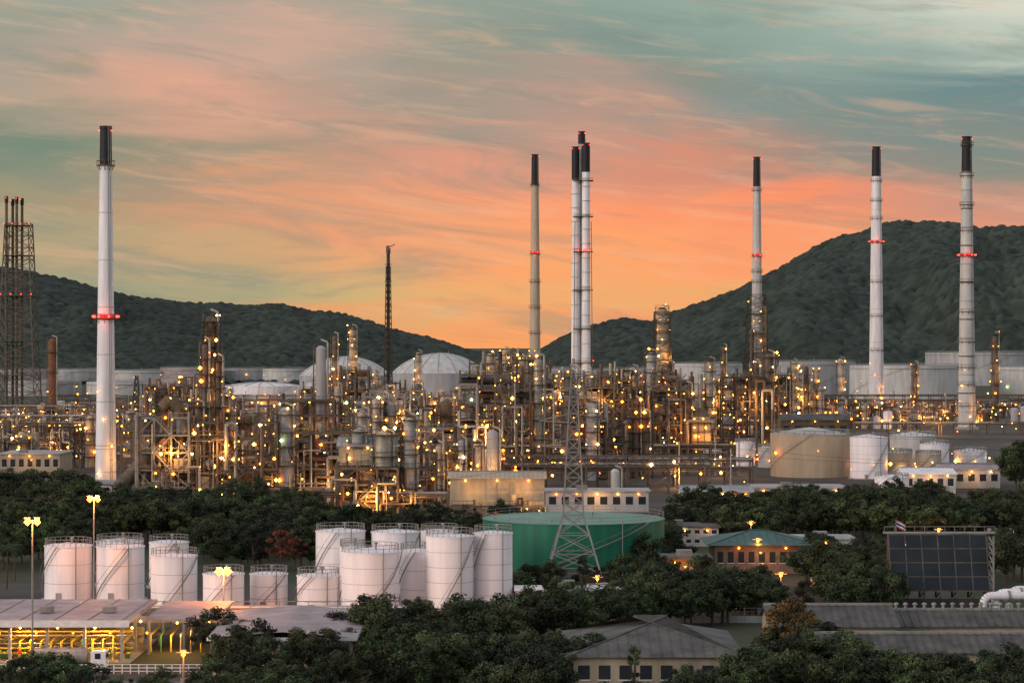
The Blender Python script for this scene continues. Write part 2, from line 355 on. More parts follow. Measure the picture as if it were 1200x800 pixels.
def heater(mb,x,y,w,h):
    mb.box(x-w/2,y-w/2,2.5,x+w/2,y+w/2,h,R.choice(['steel','beige','brown']))
    for q in range(4): 
        for s in (-1,1): mb.beam((x-w/2+q*w/3,y+s*w/2,0),(x-w/2+q*w/3,y+s*w/2,h),.35,'steel')
    for z in np.arange(3,h,3): mb.box(x-w/2-1,y-w/2-1,z,x+w/2+1,y-w/2-.02,z+.15,'grating'); lamp(mb,(x+R.uniform(-.5,.5)*w,y-w/2-.8,z+1.8)); lamp(mb,(x+R.uniform(-.5,.5)*w,y-w/2-.8,z+1.8))
    mb.add([(x-w/2,y-w/2,h),(x+w/2,y-w/2,h),(x+w/2,y+w/2,h),(x-w/2,y+w/2,h),(x-w/6,y-w/6,h+3),(x+w/6,y-w/6,h+3),(x+w/6,y+w/6,h+3),(x-w/6,y+w/6,h+3)],[(0,1,5,4),(1,2,6,5),(2,3,7,6),(3,0,4,7),(4,5,6,7)],'steel')
    mb.vcyl(x,y,h+2.8,h+3+h*.8,w*.14,R.choice(['palegrey','rust','silver']),14)
    plight((x+w*.4,y-w/2-3.5,h*.5),1400)
def rack(x0,x1,y,z,levels=2,np_=6,name='pipe_rack'):
    mb=MB(); n=max(1,int((x1-x0)/7)); wd=np_*1.0
    for i in range(n+1):
        x=x0+(x1-x0)*i/n
        for yy in (y,y+wd): mb.beam((x,yy,0),(x,yy,z+levels*2.6-2),.4,'steel')
        for l in range(levels): mb.beam((x,y-.3,z+l*2.6-.3),(x,y+wd+.3,z+l*2.6-.3),.35,'steel')
        if i<n and R.random()<.4: mb.beam((x,y,0),(x0+(x1-x0)*(i+1)/n,y,z-.5),.2,'steel')
        if R.random()<.75: lamp(mb,(x+R.uniform(-3,3),y-.5,z-R.uniform(.3,3.5)))
        if R.random()<.45: lamp(mb,(x+R.uniform(-3,3),y-.5,z+levels*2.6-R.uniform(0,3)))
        if i%12==5: plight((x,y-3,z*.7),2000)
        if R.random()<.3: mb.tube([(x+1,y-.8,0),(x+1,y-.8,z+levels*2.6+R.uniform(0,3))],.2,R.choice(PM),6)
    for l in range(levels):
        for k in range(np_):
            xs=x0
            while xs<x1:
                xe=min(x1,xs+R.uniform(20,90)); r=R.choice([.12,.18,.25,.36])
                if R.random()<.75: mb.cyl((xs,y+k+.5,z+l*2.6+r),(xe,y+k+.5,z+l*2.6+r),r,r,R.choice(PM),6)
                xs=xe
        for yy in (y,y+wd): mb.beam((x0,yy,z+l*2.6-.4),(x1,yy,z+l*2.6-.4),.3,'steel')
    mb.build(name)
env=[(0,486),(60,474),(110,495),(150,485),(185,450),(230,440),(265,470),(330,478),(370,455),(400,430),(440,438),(480,458),(530,468),(560,432),(600,412),(635,425),(680,440),(720,432),(780,435),(830,445),(870,432),(930,436),(980,458),(1030,476),(1100,480),(1200,470)]
def E(px): return float(np.interp(px,[e[0] for e in env],[e[1] for e in env]))
rows=[(603,[(405,520)],(95,120)),(592,[(150,385),(475,520)],(35,80)),(577,[(150,385),(475,640)],(25,70)),(562,[(60,110),(140,520),(655,760)],(20,65)),(548,[(-20,110),(140,640)],(10,55)),(538,[(-20,110),(140,850)],(5,55)),(528,[(-20,860)],(0,50)),(519,[(-20,870)],(0,42)),(510,[(-20,885)],(0,38)),(503,[(-20,905),(995,1060)],(0,34)),(496,[(0,1015),(1045,1215)],(0,30)),(489,[(0,1215)],(0,26)),(482,[(60,1215)],(0,18))]
for by,spans,(e0,e1) in rows:
    d=D(by); k=d/F
    for a,b in spans:
        px=a+R.uniform(0,10)
        while px<b:
            w=R.uniform(8,20); wp=w/k; c=px+wp/2
            if abs(c-124)<wp/2+16 and by>540: px+=10; continue
            t=E(c)+R.uniform(e0,e1)*R.random()**.6; h=max(5,min(33,Z(d,t))); y=d+R.uniform(-8,8)*d/900
            mb=MB(); kind=R.random(); x0=X(px,d)
            if .80<=kind<.90 and by>545: kind=.3
            if kind<.60:
                frame(mb,x0,y,w,R.uniform(6,13),h,dens=1.0,sm=R.choice(['steel','steel','darksteel','galv','brown']))
                if R.random()<.45: column(mb,x0+w+2,y+3,min(38,h*R.uniform(1.05,1.35)),R.uniform(.9,1.7),R.choice(['silver','palegrey','steel','tan']),every=4)
                mb.build('process_unit')
            elif kind<.80:
                n=R.randint(2,3)
                for q in range(n): column(mb,x0+2+q*(w-2)/n,y+R.uniform(0,5),h*R.uniform(.6,1.15),R.uniform(.8,2.1),R.choice(['silver','palegrey','steel','tan','brown']),every=4)
                frame(mb,x0,y+7,w,6,h*.7,dens=.9); mb.build('distillation_columns')
            elif kind<.90:
                heater(mb,x0+w/2,y+4,min(w*.7,10),h*.55); mb.tube([(x0,y,1),(x0,y,h*.5),(x0+w,y,h*.5)],.5,'silver'); mb.build('furnace_heater')
            elif kind<.95:
                frame(mb,x0,y,w,8,min(h,9)*.9,dens=1)
                for q in range(int(w/4)):
                    mb.box(x0+q*4+.2,y,min(h,9)+.6,x0+q*4+3.6,y+8,min(h,9)+1.8,'galv'); mb.vcyl(x0+q*4+1.9,y+4,min(h,9)+1.8,min(h,9)+2.4,1.5,'steel',12)
                mb.build('air_cooler_bank')
            else:
                for q in range(int(w/5)+1):
                    r=R.uniform(1.5,2.4); hh=R.uniform(4,9); mb.vcyl(x0+q*5+2,y,0,hh,r,R.choice(['white','offwhite','palegrey','tan']),18); mb.dome(x0+q*5+2,y,hh,r,.6,'offwhite',18,3)
                    lamp(mb,(x0+q*5+4,y-2,hh*.7))
                mb.build('process_vessels')
            px+=wp+R.uniform(1,7)/k*0.6
for by,a,b,z,l,n in ((604,300,525,5,1,6),(598,150,390,5,1,6),(586,150,390,6,2,6),(570,640,880,5,2,8),(556,140,860,6,2,7),(541,0,110,5,2,6),(534,140,860,7,2,7),(515,0,890,7,2,7),(500,0,900,7,2,7),(486,60,1210,8,2,7),(509,1000,1215,5,1,5)):
    d=D(by); rack(X(a,d),X(b,d),d-5,z,l,n)
# named tall columns
def tall(px,by,ty,wpx,m,name='distillation_column',every=6,cage=False,lights=.85):
    mb=MB(); d=D(by); k=d/F; x=X(px,d); h=Z(d,ty)
    column(mb,x,d,h,wpx/2*k,m,every,lights)
    if cage: lattice(mb,x,d,0,h*.96,wpx*k*1.6,wpx*k*1.4,max(6,int(h/5)),'darksteel',.4,.22)
    if lights>.4: plight((x+4,d-6,h*.55),2600)
    mb.build(name)
tall(247,585,368,13,'brown',every=3,cage=True,lights=.5); tall(240,588,400,7,'steel',every=4,lights=.4); tall(256,588,420,7,'brown',every=4,lights=.4)
tall(190,585,450,10,'steel',every=4,cage=True,lights=.5)
tall(376,577,403,12,'palegrey',every=60,lights=0)
tall(392,505,392,6,'steel'); tall(413,500,383,8,'tan',every=4); tall(61,500,396,9,'rust',every=12,lights=.2)
tall(776,490,360,13,'tan',every=4,cage=True); tall(574,500,414,9,'tan',every=4); tall(490,488,412,6,'silver'); tall(600,492,415,8,'silver',every=4)
tall(583,494,418,8,'tan',every=3.5,cage=True); tall(610,490,420,9,'steel',every=3.5,cage=True); tall(592,498,409,7,'tan',every=3.5); tall(568,494,425,7,'silver',every=4,cage=True); tall(636,494,430,7,'steel',every=4,cage=True)
tall(1166,488,391,7,'steel'); tall(985,484,420,7,'palegrey'); tall(1072,482,425,6,'steel'); tall(848,484,405,5,'steel'); tall(440,498,432,7,'silver'); tall(905,486,415,9,'steel',cage=True)
tall(721,588,551,11,'offwhite',every=50,lights=0,name='surge_drum'); tall(577,592,505,14,'palegrey',every=60,lights=0,name='vertical_vessel'); tall(560,592,520,8,'silver',every=8)
tall(640,490,450,8,'tan',every=4); tall(655,494,440,6,'silver',every=5); tall(545,496,455,7,'silver',every=5); tall(930,486,440,7,'tan',every=5)
mb=MB(); d=D(590); a=(X(140,d),d,4); b=(X(185,d),d,Z(d,525)); mb.cyl(a,b,1.9,1.9,'steel',16); mb.cyl(b,(X(205,d),d,Z(d,505)),1.7,1.7,'brown',16); mb.tube([(X(205,d),d,Z(d,505)),(X(212,d),d,Z(d,480)),(X(200,d),d,Z(d,468)),(X(190,d),d,Z(d,478))],1.5,'brown',12)
mb.cyl((X(30,d),d,6),(X(140,d),d,5),.8,.8,'palegrey',12); 
for q in range(7): mb.beam((X(30+q*17,d),d,0),(X(30+q*17,d),d,5.5),.4,'steel')
mb.build('flue_duct')
# ------------------------------------------------------------------ tanks
def tank(name,px,w,ty,by,m='tankwhite',roof='cone',rm=None,rail=True,n=40,rise=.06,lampn=0):
    mb=MB(); df=D(by); r=w/2*df/F; d=df+r; r=w/2*d/F; x=X(px,d); h=Z(d-r*.3,ty); rm=rm or m
    mb.cyl((x,d,0),(x,d,h),r,r,m,n,False)
    nr=max(3,int(h/2.2))
    for i in range(1,nr): mb.cyl((x,d,h*i/nr-.03),(x,d,h*i/nr+.03),r+.02,r+.02,'palegrey' if m=='tankwhite' else m,n,False)
    mb.cyl((x,d,h-.15),(x,d,h),r+.1,r+.1,m,n,True)
    if roof=='cone': mb.cyl((x,d,h+.01),(x,d,h+r*rise*2),r,0.05,rm,n,False)
    elif roof=='dome':
        mb.dome(x,d,h+.01,r,r*rise,rm,n,7)
        for q in range(16):
            t=q*math.pi/8; Rr=(r*r+(r*rise)**2)/(2*r*rise); 
            pts=[]
            for i in range(7):
                rr=r*(1-i/6); zz=h+.15+math.sqrt(max(0,Rr*Rr-rr*rr))-(Rr-r*rise); pts.append((x+rr*math.cos(t),d+rr*math.sin(t),zz))
            for p,q2 in zip(pts[:-1],pts[1:]): mb.beam(p,q2,.25,'galv')
    else:
        mb.cyl((x,d,h+.01),(x,d,h+.05),r-.3,r-.3,rm,n,True); mb.cyl((x,d,h-2.2),(x,d,h-1.9),r+.5,r+.5,'galv',n,True); mb.ring(x,d,h+1.1,r,.25,'galv',28)
    rw=.07 if df<700 else .2
    if rail:
        mb.ring(x,d,h+1.05,r-.1,rw,'galv',24); mb.ring(x,d,h+.55,r-.1,rw*.8,'galv',24)
        for q in range(24):
            t=q*math.pi/12; p=(x+(r-.1)*math.cos(t),d+(r-.1)*math.sin(t)); mb.beam((*p,h),(*p,h+1.05),rw,'galv')
    t0=-2.6+R.uniform(-.9,.9); ns=14
    for q in range(ns):
        a,b=t0+q*1.6/ns,t0+(q+1)*1.6/ns
        mb.beam((x+(r+.4)*math.cos(a),d+(r+.4)*math.sin(a),h*q/ns),(x+(r+.4)*math.cos(b),d+(r+.4)*math.sin(b),h*(q+1)/ns),.14,'galv')
        mb.beam((x+(r+.7)*math.cos(a),d+(r+.7)*math.sin(a),h*q/ns+1),(x+(r+.7)*math.cos(b),d+(r+.7)*math.sin(b),h*(q+1)/ns+1),.05,'galv')
    mb.vcyl(x+r*.2,d-r*.2,h,h+1.0+r*rise,.15,'galv',8); mb.vcyl(x+r*.2,d-r*.2,h+.8+r*rise,h+1.1+r*rise,.3,'galv',8)
    if df<700:
        mb.box(x-r*.35,d-r-.05,.3,x-r*.35+.9,d-r+.6,1.5,'palegrey'); mb.tube([(x+r*.5,d-r*.88-.3,h+.6),(x+r*.5,d-r*.88-.3,.5)],.09,'galv',6)
        mb.cyl((x,d,0),(x,d,.35),r+.5,r+.5,'concrete',n)
    for q in range(lampn): 
        t=-2.6+q*1.1; lamp(mb,(x+(r+1)*math.cos(t),d+(r+1)*math.sin(t),h*R.uniform(.2,.7)))
    mb.build(name)
T='storage_tank'
for a in ((80,55,639,706),(141,56,640,706),(204,54,651,716),(140,54,634,688),(198,46,635,690),
          (262,48,672,722),(315,44,672,716),(373,50,674,720),
          (399,58,622,698),(434,68,646,722),(463,56,623,698),(494,50,645,714),(527,56,628,719),(578,45,624,716),(515,44,622,690),(413,30,640,712)): tank(T,*a)
tank(T,672,213,609,680,'green','cone','greenroof',n=72,rise=.012)
mb=MB(); dd=D(697); xx=X(675,dd); mb.vcyl(xx,dd+8,0,1.6,8,'darksteel',40); mb.vcyl(xx,dd+8,1.6,1.7,8.3,'palegrey',40); mb.vcyl(xx,dd+8,1.7,2.6,6.5,'darksteel',40); mb.build('round_sump')
for a in ((405,108,440,470),(515,112,437,472)): tank(T,*a,m='palegrey',roof='dome',rm='offwhite',rise=.42,rail=False,n=48,lampn=3)
tank(T,308,88,452,486,m='white',roof='dome',rise=.1,rail=False,n=40,lampn=3); tank(T,383,50,448,476,m='offwhite',roof='dome',rise=.15,rail=False)
for px,w,ty,by,m in ((20,80,434,452,'roofpink'),(95,78,433,450,'palegrey'),(160,64,434,451,'offwhite'),(225,74,431,449,'roofpink'),(290,60,432,448,'palegrey'),(335,54,432,450,'offwhite'),(50,90,446,464,'palegrey'),(140,76,447,465,'offwhite'),(215,60,445,463,'roofpink'),(-20,60,438,458,'palegrey'),(110,56,427,442,'palegrey'),(260,66,427,441,'palegrey'),(640,90,432,455,'offwhite'),
   (745,80,432,456,'palegrey'),(825,90,426,456,'offwhite'),(700,60,434,458,'palegrey'),(790,60,418,440,'palegrey'),(560,50,430,452,'palegrey'),
   (915,110,407,440,'palegrey'),(1010,110,403,438,'offwhite'),(1090,96,395,438,'palegrey'),(1180,110,397,438,'palegrey'),
   (940,124,424,464,'palegrey'),(1060,128,428,468,'offwhite'),(1150,130,413,452,'palegrey'),(1215,90,430,466,'offwhite')):
    tank(T,px,w,ty,by,m=m,roof='flat',rm='galv',rail=False,n=40,lampn=3)
for a,m,rm in (((949,92,508,560),'tan','offwhite'),((1018,44,512,562),'tankwhite','white'),((1052,34,530,556),'tan','offwhite'),((1070,54,510,548),'offwhite','white'),((1095,34,520,552),'tankwhite','white'),((1137,38,528,545),'tankwhite','white'),((873,24,518,546),'tankwhite','white'),((1045,40,559,586),'tankwhite','white'),((899,22,524,548),'offwhite','white'),((835,22,528,552),'palegrey','white'),((1088,30,532,560),'tan','offwhite')):
    tank(T,*a,m=m,rm=rm,rise=.08,lampn=3)
for px,by in ((905,568),(950,570),(985,568),(870,556),(1165,540),(1190,520),(840,560)): d=D(by); plight((X(px,d),d,4),900)
# ------------------------------------------------------------------ buildings
def building(name,px0,px1,by,zt,dep,wm,rm,roof='flat',floors=1,nw=8,rise=1.5,lampn=0,z0=0,over=.5,lw='window',pl=0):
    mb=MB(); d=D(by); x0,x1=X(px0,d),X(px1,d); y0,y1=d,d+dep
    mb.box(x0,y0,z0,x1,y1,zt,wm)
    if z0>0:
        for i in range(5):
            for yy in (y0+.3,y1-.3): mb.beam((x0+.3+(x1-x0-.6)*i/4,yy,0),(x0+.3+(x1-x0-.6)*i/4,yy,z0),.4,'steel')
        for i in range(1,8): mb.box(x0+(x1-x0)*i/8-.06,y0-.08,z0,x0+(x1-x0)*i/8+.06,y0-.003,zt-.2,wm)
    if roof=='flat': mb.box(x0-over,y0-over,zt+.003,x1+over,y1+over,zt+.35,rm); mb.box(x0+(x1-x0)*.3,y0+1,zt+.353,x0+(x1-x0)*.3+2.5,y0+3,zt+1.4,'galv')
    elif roof=='gable':
        ym=(y0+y1)/2; o=over
        for s in (0,1):
            ye=y0-o if s==0 else y1+o
            mb.add([(x0-o,ye,zt),(x1+o,ye,zt),(x1+o,ym,zt+rise),(x0-o,ym,zt+rise),(x0-o,ye,zt-.15),(x1+o,ye,zt-.15),(x1+o,ym,zt+rise-.15),(x0-o,ym,zt+rise-.15)],[(0,1,2,3),(7,6,5,4),(0,4,5,1),(1,5,6,2),(3,7,4,0)],rm)
        for xx in (x0,x1): mb.add([(xx,y0,zt),(xx,y1,zt),(xx,ym,zt+rise-.16)],[(0,1,2)],wm)
        n=int((x1-x0)/1.0)
        for i in range(n): 
            xx=x0+(x1-x0)*(i+.5)/n; mb.beam((xx,y0-o,zt+.06),(xx,ym,zt+rise+.06),.1,rm)
        mb.beam((x0-o,ym,zt+rise+.1),(x1+o,ym,zt+rise+.1),.3,'galv')
    elif roof=='hip':
        ym=(y0+y1)/2; o=over; q=(y1-y0)/2*.95
        mb.add([(x0-o,y0-o,zt),(x1+o,y0-o,zt),(x1+o,y1+o,zt),(x0-o,y1+o,zt),(x0+q,ym,zt+rise),(x1-q,ym,zt+rise)],[(0,1,5,4),(1,2,5),(2,3,4,5),(3,0,4),(3,2,1,0)],rm)
        mb.beam((x0+q,ym,zt+rise+.05),(x1-q,ym,zt+rise+.05),.22,rm)
        for cx,cy,ex in ((x0-o,y0-o,x0+q),(x1+o,y0-o,x1-q)): mb.beam((cx,cy,zt+.03),(ex,ym,zt+rise+.03),.18,rm)
        nr=int((x1-x0)/1.1)
        for i in range(1,nr):
            xx=x0-o+(x1-x0+2*o)*i/nr; f=min(1,(xx-x0+o)/(q+o),(x1+o-xx)/(q+o)); mb.beam((xx,y0-o,zt+.03),(xx,y0-o+(ym-y0+o)*f,zt+.03+rise*f),.07,rm)
    fh=(zt-z0)/floors
    for f in range(floors):
        for i in range(nw):
            xx=x0+(x1-x0)*(i+.5)/nw; ww=(x1-x0)/nw*.28; zz=z0+f*fh+fh*.38
            mb.box(xx-ww,y0-.05,zz,xx+ww,y0+.1,zz+fh*.38,lw); mb.box(xx-ww-.1,y0-.12,zz-.12,xx+ww+.1,y0-.0,zz-.01,'paint')
    for i in range(lampn): lamp(mb,(x0+(x1-x0)*(i+.5)/lampn,y0-.7,zt-.5),.2)
    for i in range(pl): plight((x0+(x1-x0)*(i+.5)/pl,y0-2.5,zt*.7),300,r=.12)
    mb.build(name); return (x0,x1,y0,y1)
building('compressor_house',397,465,604,Z(D(604),522),9,'beige','palegrey','gable',1,0,1.8,lampn=3,z0=Z(D(604),545),pl=1)
mb=MB(); d=D(606); frame(mb,X(395,d),d,X(466,d)-X(395,d),9,Z(d,549),1.3); mb.build('process_unit')
building('equipment_shed',527,638,612,Z(D(612),560),9,'beige','tan','gable',1,0,1.2,lampn=3,z0=Z(D(612),592),pl=2)
mb=MB(); d=D(613); frame(mb,X(529,d),d,X(636,d)-X(529,d),3,Z(d,593),1.3); mb.build('process_unit')
building('warehouse',640,760,600,Z(D(600),576),10,'offwhite','palegrey','flat',1,8,lampn=5,pl=1)
building('warehouse',800,880,604,Z(D(604),576),14,'offwhite','palegrey','gable',1,6,1.0,lampn=6,pl=1)
building('warehouse',884,990,598,Z(D(598),572),12,'offwhite','palegrey','flat',2,10,lampn=5,pl=1)
building('control_building',1060,1120,578,Z(D(578),555),16,'offwhite','white','gable',1,5,1.2,lampn=3,pl=1)
building('control_building',1105,1172,572,Z(D(572),550),18,'offwhite','roofpink','gable',1,5,1.2,lampn=3,pl=1)
building('warehouse',915,995,520,Z(D(520),492),14,'brown','roofgrey','gable',1,6,2,lampn=3)
building('warehouse',1000,1060,600,Z(D(600),580),10,'palegrey','palegrey','flat',1,4,lampn=2)
building('low_building',0,70,556,Z(D(556),532),20,'beige','palegrey','flat',1,7,lampn=3,pl=1)
building('office_building',762,842,640,Z(D(640),612)-1,10,'offwhite','roofgrey','flat',2,8,lampn=3)
building('clubhouse',838,948,672,Z(D(672),638),14,'brick','tealroof','hip',1,9,2.0,lampn=2,over=1.6,pl=1)
building('office_building',935,1000,655,Z(D(655),632),8,'offwhite','palegrey','flat',1,6,lampn=1)
building('pump_house',777,832,688,Z(D(688),655),7,'brick','roofgrey','flat',1,5,lampn=2,pl=1)
building('guard_house',1165,1215,640,Z(D(640),628),9,'offwhite','roofpink','gable',1,4,1,lampn=2)
building('long_shed',604,770,716,Z(D(716),692),5,'offwhite','white','flat',1,14,over=.2)
building('hall_with_hip_roof',672,866,812,4.2,24,'beige','roofgrey','hip',1,8,3.2,over=.9)
building('warehouse',965,1240,816,5.0,9,'beige','roofgrey','gable',1,14,1.6)
building('warehouse',905,1050,779,4.8,12,'beige','roofgrey','gable',1,9,2.0)
building('warehouse',1046,1230,774,4.4,9,'beige','roofgrey','gable',1,9,1.5)
mb=MB(); d=D(774)+4.5
for i in range(16):
    x=X(1050,d)+i*1.2; mb.vcyl(x,d,5.9,6.6,.2,'galv',8); mb.dome(x,d,6.6,.36,.26,'galv',10,3)
mb.build('roof_ventilators')
# panel structure
mb=MB(); d=D(712); k=d/F; x0,x1=X(1045,d),X(1160,d); z0,z1=Z(d,692),Z(d,628)
for i in range(6):
    for j in range(4):
        xa=x0+(x1-x0)*i/6+.08; xb=x0+(x1-x0)*(i+1)/6-.08; a,b=j/4,(j+1)/4
        za,zb=z0+(z1-z0)*a+.08,z0+(z1-z0)*b-.08; ya,yb=d+3.2*a,d+3.2*b
        mb.add([(xa,ya,za),(xb,ya,za),(xb,yb,zb),(xa,yb,zb)],[(0,1,2,3)],'panel')
for i in range(7): x=x0+(x1-x0)*i/6; mb.beam((x,d+.1,z0),(x,d+3.3,z1),.12,'steel'); mb.beam((x,d+4.5,0),(x,d+3.4,z1),.3,'steel'); mb.beam((x,d,0),(x,d+.1,z0),.3,'steel'); mb.beam((x,d+.2,z0),(x,d+4.5,1),.15,'steel')
for j in range(5): a=j/4; mb.beam((x0-.2,d+3.2*a+.06,z0+(z1-z0)*a),(x1+.2,d+3.2*a+.06,z0+(z1-z0)*a),.12,'steel')
mb.box(x0-.6,d+3.3,z1+.1,x1+1.5,d+5,z1+.3,'galv'); mb.beam((x0-.6,d+3.3,z1+1.2),(x1+1.5,d+3.3,z1+1.2),.08,'galv')
for i in range(12): x=x0-.6+(x1-x0+2)*i/11; mb.beam((x,d+3.3,z1+.2),(x,d+3.3,z1+1.2),.07,'galv')
mb.box(x0-1,d-1.5,0,x1+1,d-.3,1.6,'darksteel')
for j in range(8): mb.beam((x1+.5,d-.2,z1*j/8),(x1+.5,d+4.6,z1*(j+1)/8),.18,'galv'); mb.beam((x1+.5,d-.2,z1*j/8),(x1+.5,d+4.6,z1*j/8),.14,'galv')
for yy in (-.2,4.6): mb.beam((x1+.5,d+yy,0),(x1+.5,d+yy,z1),.25,'galv')
mb.build('solar_panel_array')
mb=MB(); d=D(742)
for i,px in enumerate((1152,1168,1186)):
    x=X(px,d); r=.55; zt=5.2+.3*i
    arc=[(x+1.3-1.3*math.cos(t),d+i,zt-1.3+1.3*math.sin(t)) for t in np.linspace(0,math.pi/2,7)]
    mb.tube([(x,d+i,0)]+arc+[(x+3.5,d+i,zt),(x+12,d+i,zt)],r,'white',16)
    for zz in (2.0,zt-1.6): mb.vcyl(x,d+i,zz-.12,zz+.12,.72,'galv',16)
    mb.cyl((x+3.4,d+i,zt),(x+3.7,d+i,zt),.72,.72,'galv',16)
mb.build('overground_pipes')
mb=MB(); d=D(578); a,b=X(590,d),X(832,d); z=Z(d,546); n=22
for yy in (d,d+3):
    mb.beam((a,yy,z),(b,yy,z),.35,'steel'); mb.beam((a,yy,z+2.6),(b,yy,z+2.6),.35,'steel')
    for i in range(n):
        p,q=a+(b-a)*i/n,a+(b-a)*(i+1)/n; mb.beam((p,yy,z),(p,yy,z+2.6),.22,'steel'); mb.beam((p,yy,z if i%2 else z+2.6),(q,yy,z+2.6 if i%2 else z),.22,'steel')
for i in range(6): 
    for yy in (d,d+3): p=a+(b-a)*i/5; mb.beam((p,yy,0),(p,yy,z),.5,'steel')
for i in range(3): mb.cyl((a,d+.6+i*.9,z+.5),(b,d+.6+i*.9,z+.5),.3,.3,PM[i],8)
for i in range(10): lamp(mb,(a+(b-a)*i/9+R.uniform(-3,3),d-.4,z+R.uniform(-1,2)))
mb.build('pipe_bridge')
# pylon
mb=MB(); d=D(690); x=X(672,d); k=d/F
z1=Z(d,604); z2=Z(d,470)
lattice(mb,x,d,0,z1,74*k,24*k,4,'galv',.26,.13); lattice(mb,x,d,z1,z2,24*k,10*k,9,'galv',.2,.1); lattice(mb,x,d,z2,Z(d,420),10*k,2*k,5,'galv',.14,.08)
for py,L in ((465,4.5),(495,5.5),(525,4.5)):
    z=Z(d,py)
    for s in (-1,1):
        for yy in (-.6,.6): mb.beam((x,d+yy,z),(x+s*L,d,z+.3),.12,'galv'); mb.beam((x,d+yy,z+1.6),(x+s*L,d,z+.3),.1,'galv')
        for q in range(5): mb.vcyl(x+s*L,d,z-.25-q*.28,z-.12-q*.28,.16,'brown',8)
mb.build('transmission_pylon')
mb=MB(); d0=d
for py,L in ((465,4.5),(495,5.5),(525,4.5)):
    z=Z(d,py)-1.4
    for s in (-1,1):
        for dirx in (-1,1):
            P=[(x+s*L+dirx*t*150,d0+t*40*dirx*0.6,z-4*6*t*(1-t)*1.0) for t in np.linspace(0,1,14)]
            for p,q in zip(P[:-1],P[1:]): mb.beam(p,q,.035,'darksteel')
mb.build('power_lines')
for px,by,ty,w in ((160,500,440,12),(560,520,440,10),(925,500,430,14)):
    mb=MB(); d=D(by); lattice(mb,X(px,d),d,0,Z(d,ty),w*d/F,3*d/F,8,'darksteel',.35,.2); mb.build('lattice_mast')
# ------------------------------------------------------------------ street lights
def pole(px,by,ty,key='lamp_amber',r=.42,heads=2,W=0,name='floodlight_mast'):
    mb=MB(); d=D(by); x=X(px,d); zt=Z(d,ty)
    mb.cyl((x,d,0),(x,d,zt),.16,.09,'galv',10); mb.vcyl(x,d,0,.6,.35,'concrete',10)
    mb.beam((x-.9,d,zt),(x+.9,d,zt),.12,'galv')
    for i in range(heads):
        o=(-.6+1.2*i) if heads>1 else 0
        mb.box(x+o-.35,d-.35,zt+.12,x+o+.35,d+.25,zt+.35,'galv'); lamp(mb,(x+o,d-.1,zt-.26),r,key)
    mb.build(name)
    if W: plight((x,d-1.1,zt-.3),W,(1,.28,.05),.12,'flood_lamp')
pole(38,786,609,W=2200); pole(110,712,583,W=4500); pole(262,742,667,r=.6,W=4500)
for px,by,ty in ((888,672,632),(880,650,612),(1187,640,622),(842,694,672),(788,700,672),(915,702,672),(985,690,657),(1060,655,636),(1010,668,650),(820,620,598),(1140,610,596),(700,700,676),(215,800,764),(860,705,690),(950,680,665),(1100,640,620)):
    pole(px,by,ty,r=.24,heads=1,W=450,name='street_lamp')
for px,by,zz in ((100,726,4),(180,730,4),(290,734,3.5),(345,732,3.5),(410,734,4),(470,732,4),(555,732,5)): d=D(by); plight((X(px,d),d,zz),450,(1,.38,.13),.12,'yard_lamp')
# ------------------------------------------------------------------ flag
mb=MB(); d=D(660); x=X(1050,d); zt=Z(d,608); mb.cyl((x,d,0),(x,d,zt),.1,.06,'galv',8)
ys=[0,1/6,2/6,4/6,5/6,1]; cs=['red','paint','blue','paint','red']
for c in range(5):
    for i in range(8):
        u0,u1=i/8*1.7,(i+1)/8*1.7; f=lambda u:.18*math.sin(u*4)
        zt0=zt-.1-1.3*ys[c]; zt1=zt-.1-1.3*ys[c+1]
        mb.add([(x+.08+u0,d+f(u0),zt0-.5*u0),(x+.08+u1,d+f(u1),zt0-.5*u1),(x+.08+u1,d+f(u1),zt1-.5*u1),(x+.08+u0,d+f(u0),zt1-.5*u0)],[(0,1,2,3)],cs[c],True)
mb.build('flag_on_pole')
# ------------------------------------------------------------------ loading station lower left
mb=MB(); xa,xb=-82,-47.5; y0,y1=299,324
mb.box(xa,y0,5.0,xb,y1,5.5,'roofpink'); mb.box(xa,y0-.15,4.7,xb+.15,y0-.003,5.55,'paint')
for i in range(9): mb.box(xa+i*4.2,y0+.2,5.503,xa+i*4.2+.15,y1-.2,5.6,'galv')
for i in range(4): mb.box(xa+6+i*8,y0+8,5.61,xa+7.5+i*8,y0+10,6.3,'galv')
for i in range(8):
    x=xa+1+(xb-xa-2)*i/7
    for yy in (y0+1.5,y0+12,y1-1.5): mb.beam((x,yy,0),(x,yy,5),.35,'palegrey')
    mb.beam((x,y0+.2,4.82),(x,y1-.2,4.82),.25,'steel')
    lamp(mb,(x+1.2,y0+2,4.4),.17,'lamp_warm'); lamp(mb,(x+1.2,y0+9,4.4),.16,'lamp_warm'); lamp(mb,(x+2.6,y0+5,3.4),.13,'lamp_amber')
    if i%2==0: plight((x+2,y0+2,3.9),1500,(1,.52,.13),.1)
for i in range(26):
    x=xa+1+(xb-xa-2)*i/25; m=R.choice(['yellow','pipegreen','silver','yellow','yellow'])
    mb.tube([(x,y0+3,.2),(x,y0+3,2.2+R.random()),(x,y0+5,2.6),(x,y0+10,2.6)],.14,m,8); mb.vcyl(x,y0+3,1.1,1.5,.3,'red' if i%5==0 else 'silver',10)
    if i%2: mb.box(x-.4,y0+5,.2,x+.4,y0+6,1.5,'pipegreen')
for z in (1.0,1.6,2.2,3.2,3.7): mb.cyl((xa,y0+4,z),(xb,y0+4,z),.12,.12,R.choice(['yellow','pipegreen','silver']),8)
